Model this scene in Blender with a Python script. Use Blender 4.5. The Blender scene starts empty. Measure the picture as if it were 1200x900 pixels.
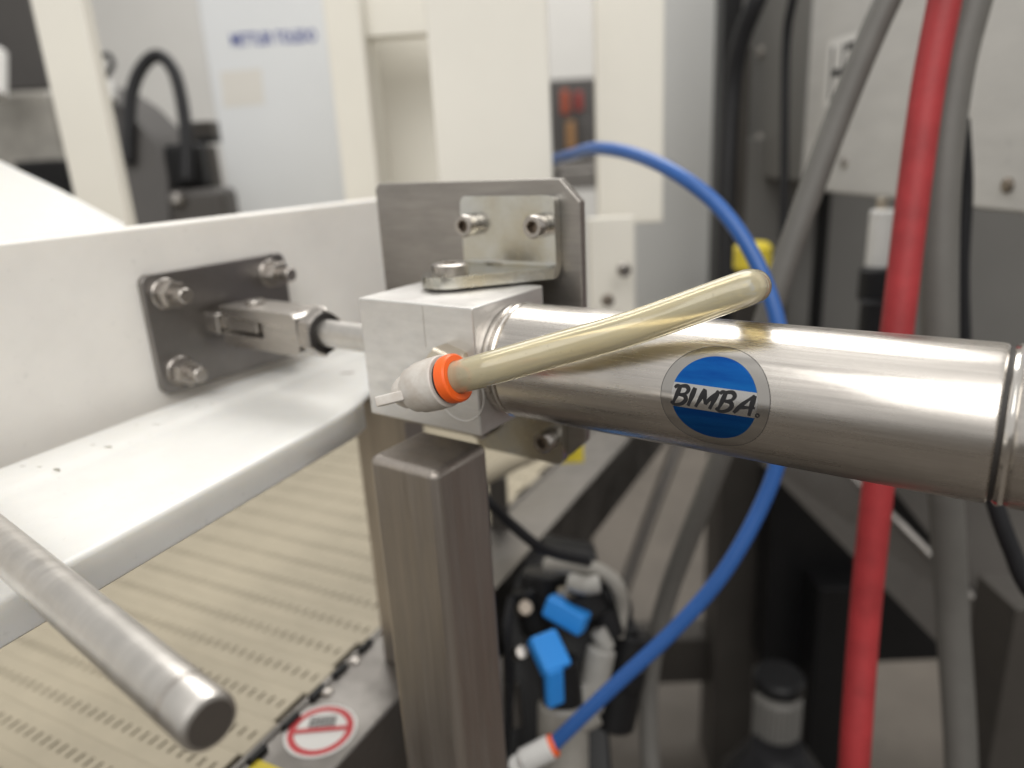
import bpy, bmesh, math, random
from mathutils import Vector, Matrix
random.seed(7)
S = bpy.context.scene
COL = S.collection

# ------------------------------------------------------------------ camera
F = 864.1                                   # focal length in pixels of a 1200 px wide frame
CAM = Vector((0.15721, -0.19821, 0.05170))  # metres; origin = top front corner of the cylinder's end block
RIGHT = Vector((0.82146792, 0.56778223, -0.0530452))
DOWN = Vector((0.13033751, -0.27749871, -0.95184379))
FWD = Vector((-0.55515996, 0.77499536, -0.30195961))
cd = bpy.data.cameras.new('camera')
cam = bpy.data.objects.new('camera', cd)
COL.objects.link(cam)
cam.matrix_world = Matrix(((RIGHT.x, -DOWN.x, -FWD.x, CAM.x), (RIGHT.y, -DOWN.y, -FWD.y, CAM.y),
                           (RIGHT.z, -DOWN.z, -FWD.z, CAM.z), (0, 0, 0, 1)))
cd.sensor_width = 36
cd.lens = F / 1200 * 36
cd.clip_start = 0.005
cd.clip_end = 60
cd.dof.use_dof = True
cd.dof.focus_distance = 0.222
cd.dof.aperture_fstop = 6.2
S.camera = cam

# ------------------------------------------------------------------ light
W = bpy.data.worlds.new('World')
S.world = W
W.use_nodes = True
bg = W.node_tree.nodes['Background']
bg.inputs[0].default_value = (1.0, 0.98, 0.945, 1)
bg.inputs[1].default_value = 0.54


def ceiling_light(name, loc, aim, sx, sy, power, col=(1, 0.978, 0.94)):
    l = bpy.data.lights.new(name, 'AREA')
    l.shape = 'RECTANGLE'
    l.size, l.size_y, l.energy, l.color = sx, sy, power, col
    o = bpy.data.objects.new(name, l)
    COL.objects.link(o)
    o.location = loc
    o.rotation_euler = (Vector(aim) - Vector(loc)).to_track_quat('-Z', 'Y').to_euler()
    return o


ceiling_light('ceiling_lamp', (1.0, -1.5, 2.0), (0.0, 0.2, 0), 2.8, 2.0, 57)
ceiling_light('ceiling_lamp', (-0.3, -0.1, 2.2), (-0.3, 0.0, 0), 1.6, 1.2, 3)
ceiling_light('ceiling_lamp', (-0.9, 1.7, 2.2), (-0.9, 1.6, 0), 2.4, 1.6, 70)

S.view_settings.view_transform = 'Standard'
S.view_settings.look = 'None'
S.view_settings.gamma = 1
S.view_settings.exposure = 0.16
S.view_settings.use_curve_mapping = False
S.render.engine = 'CYCLES'
S.cycles.use_denoising = True
S.cycles.max_bounces = 10
S.cycles.transmission_bounces = 8
S.cycles.sample_clamp_indirect = 6
S.cycles.caustics_refractive = False

FLOOR_Z = -0.86


# ------------------------------------------------------------------ placing helpers
def ray(x, y):
    return RIGHT * ((x - 600) / F) + DOWN * ((y - 450) / F) + FWD


def at(x, y, X=None, Y=None, Z=None, D=None):
    r = ray(x, y)
    if D is None:
        if X is not None:
            D = (X - CAM.x) / r.x
        elif Y is not None:
            D = (Y - CAM.y) / r.y
        else:
            D = (Z - CAM.z) / r.z
    return CAM + r * D


def height_at(P, y):
    """height of the point above/below P that shows at picture row y"""
    k = (y - 450) / F
    a = DOWN - FWD * k
    b = (P.x - CAM.x) * a.x + (P.y - CAM.y) * a.y
    return CAM.z - b / a.z


YAW = math.atan2(RIGHT.y, RIGHT.x)


# ------------------------------------------------------------------ materials
def mat(name, col, rough=0.5, metal=0.0, var=0.0, var_scale=40, stretch=(1, 1, 1), rvar=0.0, bump=0.0,
        bump_scale=300, spec=0.5, col2=None, trans=0.0, ior=1.45, sss=0.0, emit=0.0, alpha=1.0, speck=0.0,
        coat=0.0, aniso=0.0, streak=None, streak_amt=0.2):
    m = bpy.data.materials.new(name)
    m.use_nodes = True
    nt = m.node_tree
    N, L = nt.nodes, nt.links
    b = N['Principled BSDF']
    b.inputs['Base Color'].default_value = (*col, 1)
    b.inputs['Roughness'].default_value = rough
    b.inputs['Metallic'].default_value = metal
    b.inputs['Specular IOR Level'].default_value = spec
    b.inputs['IOR'].default_value = ior
    b.inputs['Transmission Weight'].default_value = trans
    b.inputs['Coat Weight'].default_value = coat
    if aniso:
        b.inputs['Anisotropic'].default_value = aniso
    if sss:
        b.inputs['Subsurface Weight'].default_value = sss
        b.inputs['Subsurface Radius'].default_value = (0.014, 0.012, 0.009)
        b.inputs['Subsurface Scale'].default_value = 1.0
    tc = N.new('ShaderNodeTexCoord')
    mp = N.new('ShaderNodeMapping')
    mp.inputs['Scale'].default_value = stretch
    L.new(tc.outputs['Object'], mp.inputs['Vector'])
    if var or rvar:
        n = N.new('ShaderNodeTexNoise')
        n.inputs['Scale'].default_value = var_scale
        n.inputs['Detail'].default_value = 6
        n.inputs['Roughness'].default_value = 0.62
        L.new(mp.outputs[0], n.inputs['Vector'])
        if var:
            mx = N.new('ShaderNodeMix')
            mx.data_type = 'RGBA'
            c2 = col2 or tuple(c * (1 - var) for c in col)
            mx.inputs[6].default_value = (*col, 1)
            mx.inputs[7].default_value = (*c2, 1)
            rp = N.new('ShaderNodeMapRange')
            rp.inputs[1].default_value, rp.inputs[2].default_value = 0.36, 0.68
            L.new(n.outputs['Fac'], rp.inputs[0])
            L.new(rp.outputs[0], mx.inputs[0])
            out = mx.outputs[2]
            if speck:
                n3 = N.new('ShaderNodeTexNoise')
                n3.inputs['Scale'].default_value = var_scale * 9
                n3.inputs['Detail'].default_value = 2
                L.new(tc.outputs['Object'], n3.inputs['Vector'])
                r3 = N.new('ShaderNodeMapRange')
                r3.inputs[1].default_value, r3.inputs[2].default_value = 0.66, 0.74
                r3.inputs[4].default_value = speck
                L.new(n3.outputs['Fac'], r3.inputs[0])
                m3 = N.new('ShaderNodeMix')
                m3.data_type = 'RGBA'
                L.new(r3.outputs[0], m3.inputs[0])
                L.new(out, m3.inputs[6])
                m3.inputs[7].default_value = (*[c * 0.35 for c in col], 1)
                out = m3.outputs[2]
            L.new(out, b.inputs['Base Color'])
        if rvar:
            rr = N.new('ShaderNodeMapRange')
            rr.inputs[1].default_value, rr.inputs[2].default_value = 0.3, 0.7
            rr.inputs[3].default_value, rr.inputs[4].default_value = max(0.02, rough - rvar), min(1, rough + rvar)
            L.new(n.outputs['Fac'], rr.inputs[0])
            L.new(rr.outputs[0], b.inputs['Roughness'])
    if streak:
        mp2 = N.new('ShaderNodeMapping')
        mp2.inputs['Scale'].default_value = streak
        L.new(tc.outputs['Object'], mp2.inputs['Vector'])
        n4 = N.new('ShaderNodeTexNoise')
        n4.inputs['Scale'].default_value = 1.0
        n4.inputs['Detail'].default_value = 5
        n4.inputs['Roughness'].default_value = 0.7
        L.new(mp2.outputs[0], n4.inputs['Vector'])
        r4 = N.new('ShaderNodeMapRange')
        r4.inputs[1].default_value, r4.inputs[2].default_value = 0.35, 0.65
        r4.inputs[3].default_value, r4.inputs[4].default_value = 1.0 - streak_amt, 1.0 + streak_amt * 0.3
        L.new(n4.outputs['Fac'], r4.inputs[0])
        mm = N.new('ShaderNodeMix')
        mm.data_type = 'RGBA'
        mm.blend_type = 'MULTIPLY'
        mm.inputs[0].default_value = 1.0
        src = b.inputs['Base Color'].links[0].from_socket if b.inputs['Base Color'].links else None
        if src:
            L.new(src, mm.inputs[6])
        else:
            mm.inputs[6].default_value = (*col, 1)
        L.new(r4.outputs[0], mm.inputs[7])
        L.new(mm.outputs[2], b.inputs['Base Color'])
        src = b.inputs['Roughness'].links[0].from_socket if b.inputs['Roughness'].links else None
        ma = N.new('ShaderNodeMath')
        ma.operation = 'MULTIPLY_ADD'
        L.new(n4.outputs['Fac'], ma.inputs[0])
        ma.inputs[1].default_value = 0.22
        if src:
            sb_ = N.new('ShaderNodeMath')
            sb_.operation = 'SUBTRACT'
            L.new(src, sb_.inputs[0])
            sb_.inputs[1].default_value = 0.11
            L.new(sb_.outputs[0], ma.inputs[2])
        else:
            ma.inputs[2].default_value = max(0.02, rough - 0.11)
        L.new(ma.outputs[0], b.inputs['Roughness'])
    if bump:
        n2 = N.new('ShaderNodeTexNoise')
        n2.inputs['Scale'].default_value = bump_scale
        n2.inputs['Detail'].default_value = 4
        L.new(mp.outputs[0], n2.inputs['Vector'])
        bp = N.new('ShaderNodeBump')
        bp.inputs['Strength'].default_value = bump
        bp.inputs['Distance'].default_value = 0.0004
        L.new(n2.outputs['Fac'], bp.inputs['Height'])
        L.new(bp.outputs[0], b.inputs['Normal'])
    return m


M = {}
M['tube_steel'] = mat('polished stainless tube', (0.70, 0.66, 0.615), 0.27, 1, var=0.22, var_scale=34,
                      stretch=(0.8, 1.3, 1.3), rvar=0.07, bump=0.035, bump_scale=500, streak=(14, 900, 900), streak_amt=0.11)
M['bead_steel'] = mat('bright stainless ring', (0.74, 0.71, 0.67), 0.16, 1, rvar=0.05, var_scale=60)
M['dark_groove'] = mat('near black fill', (0.03, 0.027, 0.025), 0.6)  # near-black tone for grooves, gaps and rims
M['aluminium'] = mat('machined aluminium', (0.69, 0.675, 0.655), 0.42, 0.85, var=0.10, var_scale=90,
                     stretch=(1, 1, 3), rvar=0.08, bump=0.10, bump_scale=420)
M['plate_steel'] = mat('mill finish stainless plate', (0.40, 0.375, 0.35), 0.42, 1, var=0.16, var_scale=26,
                       stretch=(1, 1, 2.4), rvar=0.08, bump=0.06, bump_scale=500, streak=(40, 40, 700), streak_amt=0.14)
M['post_steel'] = mat('brushed stainless post', (0.50, 0.455, 0.415), 0.46, 1, var=0.18, var_scale=30,
                      stretch=(4, 4, 0.35), rvar=0.09, bump=0.06, bump_scale=160, streak=(900, 900, 12), streak_amt=0.09)
M['rod_steel'] = mat('scuffed stainless rod', (0.66, 0.635, 0.60), 0.40, 1, var=0.16, var_scale=60,
                     stretch=(1.0, 1.6, 1.6), rvar=0.06, bump=0.08, bump_scale=500, streak=(420, 60, 60), streak_amt=0.09)
M['wear_steel'] = mat('worn steel band', (0.50, 0.465, 0.43), 0.36, 1, var=0.35, var_scale=140, rvar=0.12)
M['bolt_steel'] = mat('stainless fastener', (0.46, 0.43, 0.40), 0.30, 1, var=0.12, var_scale=240, rvar=0.08)
M['socket_dark'] = mat('socket recess', (0.30, 0.26, 0.22), 0.45, 1)
M['zinc'] = mat('yellow zinc plating', (0.62, 0.635, 0.625), 0.21, 1, var=0.3, var_scale=34,
                col2=(0.54, 0.49, 0.37), rvar=0.1, bump=0.12, bump_scale=380)
M['clevis_steel'] = mat('machined clevis steel', (0.55, 0.52, 0.485), 0.30, 1, var=0.14, var_scale=60,
                        stretch=(0.5, 2, 3), rvar=0.1, bump=0.08, bump_scale=300)
M['pad_steel'] = mat('dull stainless pad', (0.30, 0.285, 0.275), 0.36, 1, var=0.18, var_scale=40, rvar=0.08,
                     bump=0.05, bump_scale=400)
M['hdpe'] = mat('white polyethylene', (0.80, 0.775, 0.735), 0.42, 0, var=0.07, var_scale=30, speck=0.12, rvar=0.06, bump=0.06,
                bump_scale=90, sss=0.12)
M['hdpe_rail'] = mat('white polyethylene rail', (0.70, 0.695, 0.67), 0.36, 0, var=0.07, var_scale=38, speck=0.12, rvar=0.06,
                     bump=0.05, bump_scale=120, sss=0.4)
M['hdpe_back'] = mat('cream polyethylene', (0.80, 0.775, 0.705), 0.5, 0, var=0.05, var_scale=7)
M['scuff'] = mat('grey scuff', (0.42, 0.40, 0.35), 0.7, 0, var=0.3, var_scale=300)
M['scuff_brown'] = mat('brown scuff', (0.17, 0.11, 0.085), 0.7, 0, var=0.4, var_scale=400)
M['belt'] = mat('tan belt plastic', (0.49, 0.435, 0.33), 0.5, 0, var=0.2, var_scale=11, rvar=0.08, bump=0.08,
                bump_scale=160)
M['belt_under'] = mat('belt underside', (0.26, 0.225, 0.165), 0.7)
M['frame_steel'] = mat('conveyor frame steel', (0.27, 0.255, 0.24), 0.45, 1, var=0.22, var_scale=24, rvar=0.12)
M['fit_plastic'] = mat('pale grey nylon', (0.60, 0.575, 0.54), 0.42, 0, var=0.2, var_scale=130, col2=(0.47, 0.42, 0.37), bump=0.12,
                       bump_scale=500, sss=0.06)
M['orange'] = mat('orange release collar', (0.88, 0.13, 0.018), 0.34, 0, var=0.06, var_scale=200)
M['brass'] = mat('nickel plated thread', (0.60, 0.54, 0.45), 0.3, 1)
M['clear_tube'] = mat('yellowed polyurethane tube', (0.97, 0.885, 0.63), 0.07, 0, trans=0.66, ior=1.45, var=0.08,
                      var_scale=70, col2=(0.96, 0.86, 0.58), speck=0.2)
M['label_film'] = mat('clear label film', (0.50, 0.48, 0.455), 0.17, 1, var=0.08, var_scale=120)
M['label_blue'] = mat('blue foil', (0.012, 0.10, 0.44), 0.17, 1.0, var=0.35, var_scale=60, stretch=(0.5, 3, 3),
                      col2=(0.02, 0.19, 0.60), spec=0.6)
M['label_silver'] = mat('silver foil band', (0.60, 0.59, 0.58), 0.2, 1)
M['ink'] = mat('black ink', (0.012, 0.012, 0.014), 0.4)
M['blue_tube'] = mat('blue polyurethane tube', (0.028, 0.11, 0.36), 0.35, 0, var=0.08, var_scale=50)
M['red_hose'] = mat('red rubber hose', (0.36, 0.030, 0.034), 0.55, 0, var=0.3, var_scale=46, bump=0.2, bump_scale=500)
M['grey_conduit'] = mat('grey pvc cable', (0.135, 0.13, 0.12), 0.5, 0, var=0.12, var_scale=40)
M['black_rubber'] = mat('black rubber', (0.014, 0.014, 0.016), 0.45, 0, var=0.25, var_scale=60, spec=0.3)
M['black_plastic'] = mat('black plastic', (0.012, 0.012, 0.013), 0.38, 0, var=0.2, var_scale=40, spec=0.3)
M['blue_knob'] = mat('blue plastic handle', (0.03, 0.28, 0.80), 0.4, 0)
M['box_steel'] = mat('brushed enclosure steel', (0.64, 0.63, 0.61), 0.42, 0.1, var=0.10, var_scale=12,
                     stretch=(1, 1, 4), rvar=0.08, speck=0.15)
M['dark_steel'] = mat('dark painted steel', (0.075, 0.068, 0.061), 0.5, 0.3, var=0.2, var_scale=12)
M['grey_paint'] = mat('grey powder coat', (0.20, 0.195, 0.185), 0.5, 0, var=0.08, var_scale=8)
M['cab_grey'] = mat('light grey cabinet paint', (0.58, 0.585, 0.58), 0.45, 0, var=0.03, var_scale=6)
M['note_paper'] = mat('cream note paper', (0.70, 0.68, 0.64), 0.6)
M['cab_white'] = mat('pale blue grey cabinet paint', (0.74, 0.76, 0.78), 0.42, 0, var=0.03, var_scale=6)
M['wall'] = mat('grey wall paint', (0.60, 0.59, 0.565), 0.75, 0, var=0.06, var_scale=2.5)
M['concrete'] = mat('worn concrete', (0.125, 0.108, 0.09), 0.6, 0, var=0.35, var_scale=3.2, rvar=0.12, bump=0.2,
                    bump_scale=60, speck=0.3)
M['white_label'] = mat('white sticker', (0.80, 0.79, 0.77), 0.45, 0)
M['red_ink'] = mat('red ink', (0.58, 0.05, 0.06), 0.45, 0)
M['yellow'] = mat('yellow plastic', (0.72, 0.58, 0.05), 0.5, 0, var=0.1, var_scale=60)
M['blue_ink'] = mat('navy ink', (0.035, 0.06, 0.30), 0.5, 0)
M['white_plastic'] = mat('white plastic', (0.66, 0.655, 0.64), 0.4, 0, var=0.08, var_scale=40)
M['clear_block'] = mat('milky plastic bowl', (0.33, 0.315, 0.285), 0.35, 0, var=0.25, var_scale=40)
M['rust_tool'] = mat('rust red tool', (0.24, 0.03, 0.025), 0.5)
M['tan_tool'] = mat('tan tool', (0.28, 0.15, 0.06), 0.5)
M['dull_plastic'] = mat('dimmed white plastic', (0.38, 0.37, 0.345), 0.45, 0, var=0.2, var_scale=60)  # white plastic darkened in colour for the dim manifold area
M['orange_dull'] = mat('orange tool', (0.32, 0.06, 0.025), 0.5, 0)
M['motor_grey'] = mat('machine grey', (0.075, 0.070, 0.067), 0.5, 0, var=0.15, var_scale=10)


# ------------------------------------------------------------------ object helpers
def thing(name, label, cat, loc, group=None):
    o = bpy.data.objects.new(name, None)
    o.empty_display_size = 0.02
    COL.objects.link(o)
    o.location = loc
    o['label'], o['category'] = label, cat
    if group:
        o['group'] = group
    return o


def wloc(o):
    v = Vector((0, 0, 0))
    while o is not None:
        v += o.location
        o = o.parent
    return v


def finish(me, smooth=35):
    me.validate()
    me.update()
    if smooth:
        for p in me.polygons:
            p.use_smooth = True
        me.set_sharp_from_angle(angle=math.radians(smooth))


def mk(name, data, material, parent=None, label=None, cat=None, group=None, kind=None, smooth=35, bevel=0.0, seg=3):
    """data = (verts, faces) in world metres -> one mesh object"""
    vs, fs = data
    vs = [Vector(v) for v in vs]
    lo = Vector([min(v[i] for v in vs) for i in range(3)])
    hi = Vector([max(v[i] for v in vs) for i in range(3)])
    org = Vector(((lo.x + hi.x) / 2, (lo.y + hi.y) / 2, lo.z))
    me = bpy.data.meshes.new(name)
    me.from_pydata([v - org for v in vs], [], fs)
    bm = bmesh.new()
    bm.from_mesh(me)
    bmesh.ops.recalc_face_normals(bm, faces=bm.faces)
    if bevel:
        ed = [e for e in bm.edges if len(e.link_faces) == 2 and e.calc_face_angle(0) > 0.6]
        bmesh.ops.bevel(bm, geom=ed, offset=bevel, segments=seg, profile=0.5, affect='EDGES', clamp_overlap=True)
    bm.to_mesh(me)
    bm.free()
    finish(me, smooth)
    me.materials.append(M[material])
    o = bpy.data.objects.new(name, me)
    COL.objects.link(o)
    if parent is not None:
        o.parent = parent
        o.location = org - wloc(parent)
    else:
        o.location = org
    if bevel:
        wn = o.modifiers.new('normals', 'WEIGHTED_NORMAL')
        wn.keep_sharp = True
        wn.weight = 80
    if label:
        o['label'] = label
    if cat:
        o['category'] = cat
    if group:
        o['group'] = group
    if kind:
        o['kind'] = kind
    return o


def join(*ds):
    V, Fc = [], []
    for v, f in ds:
        n = len(V)
        V += list(v)
        Fc += [[i + n for i in q] for q in f]
    return V, Fc


def box(x0, x1, y0, y1, z0, z1):
    v = [(x, y, z) for z in (z0, z1) for y in (y0, y1) for x in (x0, x1)]
    f = [(0, 2, 3, 1), (4, 5, 7, 6), (0, 1, 5, 4), (2, 6, 7, 3), (0, 4, 6, 2), (1, 3, 7, 5)]
    return [Vector(p) for p in v], [list(q) for q in f]


def frame(axis, up=Vector((0, 0, 1))):
    a = Vector(axis).normalized()
    u = Vector(up)
    if abs(a.dot(u)) > 0.95:
        u = Vector((0, 1, 0))
    s = a.cross(u).normalized()
    t = s.cross(a).normalized()
    return a, s, t


def obox(c, dx, dy, dz, yaw=0.0, axes=None):
    """box centred at c; local axes from yaw (about z) or given"""
    if axes is None:
        ax = Vector((math.cos(yaw), math.sin(yaw), 0))
        ay = Vector((-math.sin(yaw), math.cos(yaw), 0))
        az = Vector((0, 0, 1))
    else:
        ax, ay, az = axes
    v, f = box(-dx / 2, dx / 2, -dy / 2, dy / 2, -dz / 2, dz / 2)
    return [Vector(c) + ax * p.x + ay * p.y + az * p.z for p in v], f


def lathe(p0, axis, profile, seg=48, cap=True):
    """profile: list of (distance along axis, radius)"""
    a, s, t = frame(axis)
    p0 = Vector(p0)
    V, Fc = [], []
    for d, r in profile:
        for i in range(seg):
            th = 2 * math.pi * i / seg
            V.append(p0 + a * d + (s * math.cos(th) + t * math.sin(th)) * r)
    n = len(profile)
    for k in range(n - 1):
        for i in range(seg):
            j = (i + 1) % seg
            Fc.append([k * seg + i, k * seg + j, (k + 1) * seg + j, (k + 1) * seg + i])
    if cap:
        Fc.append(list(range(seg))[::-1])
        Fc.append([(n - 1) * seg + i for i in range(seg)])
    return V, Fc


def rod(p0, p1, r, seg=32, ch=0.0):
    p0, p1 = Vector(p0), Vector(p1)
    L = (p1 - p0).length
    ch = ch or min(r * 0.12, L * 0.2)
    return lathe(p0, p1 - p0, [(0, r - ch), (ch, r), (L - ch, r), (L, r - ch)], seg)


def hexprism(p0, axis, rad, h, rot=0.0, hole=0.0):
    a, s, t = frame(axis)
    p0 = Vector(p0)
    V, Fc = [], []
    prof = [(0, 1.0), (h * 0.86, 1.0), (h, 0.92)]
    for d, k in prof:
        for i in range(6):
            th = rot + i * math.pi / 3
            V.append(p0 + a * d + (s * math.cos(th) + t * math.sin(th)) * rad * k)
    for q in range(2):
        for i in range(6):
            j = (i + 1) % 6
            Fc.append([q * 6 + i, q * 6 + j, (q + 1) * 6 + j, (q + 1) * 6 + i])
    Fc.append([5, 4, 3, 2, 1, 0])
    Fc.append([12 + i for i in range(6)])
    return V, Fc


def catmull(pts, n=14):
    P = [Vector(p) for p in pts]
    P = [P[0] * 2 - P[1]] + P + [P[-1] * 2 - P[-2]]
    out = []
    for i in range(1, len(P) - 2):
        a, b, c, d = P[i - 1], P[i], P[i + 1], P[i + 2]
        for k in range(n):
            t = k / n
            out.append(0.5 * ((2 * b) + (c - a) * t + (2 * a - 5 * b + 4 * c - d) * t * t +
                              (3 * b - a - 3 * c + d) * t ** 3))
    out.append(P[-2])
    return out


def sweep(pts, r, seg=20, n=14, inner=0.0, flat=1.0):
    C = catmull(pts, n) if n else [Vector(p) for p in pts]
    T = []
    for i in range(len(C)):
        T.append((C[min(i + 1, len(C) - 1)] - C[max(i - 1, 0)]).normalized())
    a, s, t = frame(T[0])
    V, Fc = [], []
    rr = [r, inner] if inner else [r]
    rings = []
    for i, p in enumerate(C):
        s = (s - T[i] * s.dot(T[i])).normalized()
        t = s.cross(T[i]).normalized()
        row = []
        for q in rr:
            row.append(len(V))
            for k in range(seg):
                th = 2 * math.pi * k / seg
                V.append(p + (s * math.cos(th) + t * math.sin(th) * flat) * q)
        rings.append(row)
    for i in range(len(C) - 1):
        for w in range(len(rr)):
            A, B = rings[i][w], rings[i + 1][w]
            for k in range(seg):
                j = (k + 1) % seg
                Fc.append([A + k, A + j, B + j, B + k])
    for e in (0, len(C) - 1):
        if inner:
            A, B = rings[e]
            for k in range(seg):
                j = (k + 1) % seg
                Fc.append([A + k, A + j, B + j, B + k])
        else:
            Fc.append([rings[e][0] + k for k in range(seg)])
    return V, Fc


def prism(pts, off):
    """polygon (3-D points) extruded by vector off"""
    off = Vector(off)
    n = len(pts)
    V = [Vector(p) for p in pts] + [Vector(p) + off for p in pts]
    Fc = [list(range(n))[::-1], [n + i for i in range(n)]]
    for i in range(n):
        j = (i + 1) % n
        Fc.append([i, j, n + j, n + i])
    return V, Fc


def ubox(xl, xr, yref, D, ytop, ybot, depth, yaw=YAW, z0=None, z1=None):
    """upright box whose front face spans picture columns xl..xr (at row yref) at optical depth D"""
    P = at((xl + xr) / 2, yref, D=D)
    w = (xr - xl) / F * D
    zt = z1 if z1 is not None else height_at(P, ytop)
    zb = z0 if z0 is not None else height_at(P, ybot)
    ay = Vector((-math.sin(yaw), math.cos(yaw), 0))
    c = Vector((P.x, P.y, (zt + zb) / 2)) + ay * depth / 2
    return obox(c, w, depth, zt - zb, yaw)


def socket_screw(p, axis, r, h, parent, name='socket_screw', hexr=0.52, label=None):
    """p = foot of the head, axis points out of the seat"""
    a, s, t = frame(axis)
    p = Vector(p)
    seg = 36
    o = mk(name, lathe(p, a, [(0, r * 0.99), (h * 0.12, r), (h * 0.86, r), (h, r * 0.88), (h, r * hexr * 1.12)], seg,
                       cap=False), 'bolt_steel', parent, label=label)
    V, Fc = [], []

    def ring(d, fn):
        for i in range(seg):
            th = 2 * math.pi * i / seg
            V.append(p + a * d + (s * math.cos(th) + t * math.sin(th)) * fn(th))

    def hx(th):
        q = (th % (math.pi / 3)) - math.pi / 6
        return r * hexr * 0.92 / math.cos(q)
    ring(h, lambda th: r * hexr * 1.13)
    ring(h * 0.97, hx)
    ring(h * 0.40, hx)
    for k in range(2):
        for i in range(seg):
            j = (i + 1) % seg
            Fc.append([k * seg + i, k * seg + j, (k + 1) * seg + j, (k + 1) * seg + i])
    Fc.append([2 * seg + i for i in range(seg)])
    mk('hex_socket', (V, Fc), 'socket_dark', o, smooth=20)
    return o


def text_mesh(name, body, size, origin, ax, ay, material, parent, extrude=0.0003, shear=0.0, align='LEFT', bold=0.0):
    cu = bpy.data.curves.new(name, 'FONT')
    cu.body, cu.size, cu.extrude, cu.shear, cu.align_x, cu.offset = body, size, extrude, shear, align, bold
    ob = bpy.data.objects.new(name, cu)
    COL.objects.link(ob)
    dg = bpy.context.evaluated_depsgraph_get()
    me0 = ob.evaluated_get(dg).to_mesh()
    az = Vector(ax).cross(Vector(ay))
    vs = [Vector(origin) + Vector(ax) * v.co.x + Vector(ay) * v.co.y + az * v.co.z for v in me0.vertices]
    fs = [list(p.vertices) for p in me0.polygons]
    bpy.data.objects.remove(ob)
    bpy.data.curves.remove(cu)
    return mk(name, (vs, fs), material, parent, smooth=0)


# ------------------------------------------------------------------ setting
mk('floor', box(-14, 22, -24, 7, FLOOR_Z - 0.05, FLOOR_Z), 'concrete', kind='structure', smooth=0)
P = at(600, 150, D=3.6)
ay = Vector((-math.sin(YAW), math.cos(YAW), 0))
mk('wall', obox(Vector((P.x, P.y, 0.9)) + ay * 0.05, 8, 0.1, 3.6, YAW), 'wall', kind='structure', smooth=0)

# ------------------------------------------------------------------ air cylinder
CY, CZ, CR = 0.023, -0.024, 0.0215
BX = -0.0565
cyl = thing('air_cylinder', 'stainless steel air cylinder with round blue logo label and square aluminium end block',
            'air cylinder', (BX / 2, CY, -0.048))
blk = mk('end_block', box(BX, 0, 0, 0.046, -0.048, 0), 'aluminium', cyl, bevel=0.0007,
         label='square machined aluminium end block')
xs = at(496, 372, Y=0).x
mk('scribed_line', box(xs - 0.00007, xs + 0.00007, -0.00006, 0.001, -0.0165, -0.0009), 'socket_dark', blk, smooth=0)
# port spot-face ring on the block
PX, PZ = -0.0105, -0.0232
mk('port_ring', lathe((-0.0085, 0.0005, -0.0322), (0, -1, 0), [(0, 0.0112), (0.0006, 0.0112), (0.0007, 0.0109), (0.0005, 0.0106),
                                                     (0, 0.0106)], 64, cap=False), 'aluminium', blk)
prof = [(0.0, 0.0170), (0.0002, 0.0208), (0.0016, 0.0213), (0.0026, 0.0211), (0.0030, 0.0204), (0.0036, 0.0204),
        (0.0040, 0.0212)]
mk('collar', lathe((0, CY, CZ), (1, 0, 0), prof, 128, cap=False), 'tube_steel', cyl)
mk('crimp_bead', lathe((0, CY, CZ), (1, 0, 0), [(0.0040, 0.0205), (0.0043, 0.0214), (0.0049, 0.0217), (0.0055, 0.0214),
                                                (0.0058, 0.0205)], 128, cap=False), 'bead_steel', cyl)
mk('groove', lathe((0, CY, CZ), (1, 0, 0), [(0.0056, 0.0203), (0.0068, 0.0203)], 128, cap=False), 'dark_groove', cyl)
GX = 0.1566
body = mk('barrel', lathe((0, CY, CZ), (1, 0, 0), [(0.0062, 0.0205), (0.0064, CR - 0.0003), (0.0068, CR), (0.04, CR), (0.08, CR),
                                            (0.12, CR), (GX - 0.0022, CR), (GX - 0.0010, CR - 0.0002),
                                            (GX - 0.0005, CR - 0.0008)], 160, cap=False), 'tube_steel', cyl,
          label='polished stainless barrel')
mk('groove', lathe((0, CY, CZ), (1, 0, 0), [(GX - 0.0008, 0.0206), (GX + 0.0012, 0.0206)], 128, cap=False),
   'dark_groove', cyl)
mk('crimp_bead', lathe((0, CY, CZ), (1, 0, 0), [(GX + 0.0004, 0.0205), (GX + 0.0010, 0.0214), (GX + 0.0018, 0.0217),
                                                (GX + 0.0026, 0.0214), (GX + 0.0030, 0.0209)], 128, cap=False),
   'bead_steel', cyl)
mk('end_cap', lathe((0, CY, CZ), (1, 0, 0), [(GX + 0.0029, 0.0208), (GX + 0.0036, CR - 0.0003), (GX + 0.0044, CR),
                                             (GX + 0.0175, CR), (GX + 0.019, CR - 0.0015)], 128), 'tube_steel', cyl)
mk('piston_rod', rod((-0.1150, CY, CZ), (BX + 0.002, CY, CZ), 0.0062, 48), 'rod_steel', cyl)

# logo label wrapped on the barrel
LX, LA = 0.0862, math.radians(8.0)


def wrap(s, t, h):
    """s along the barrel, t up around it, h above the metal"""
    th = LA + t / CR
    r = CR + h
    return Vector((LX + s, CY - r * math.cos(th), CZ + r * math.sin(th)))


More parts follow.
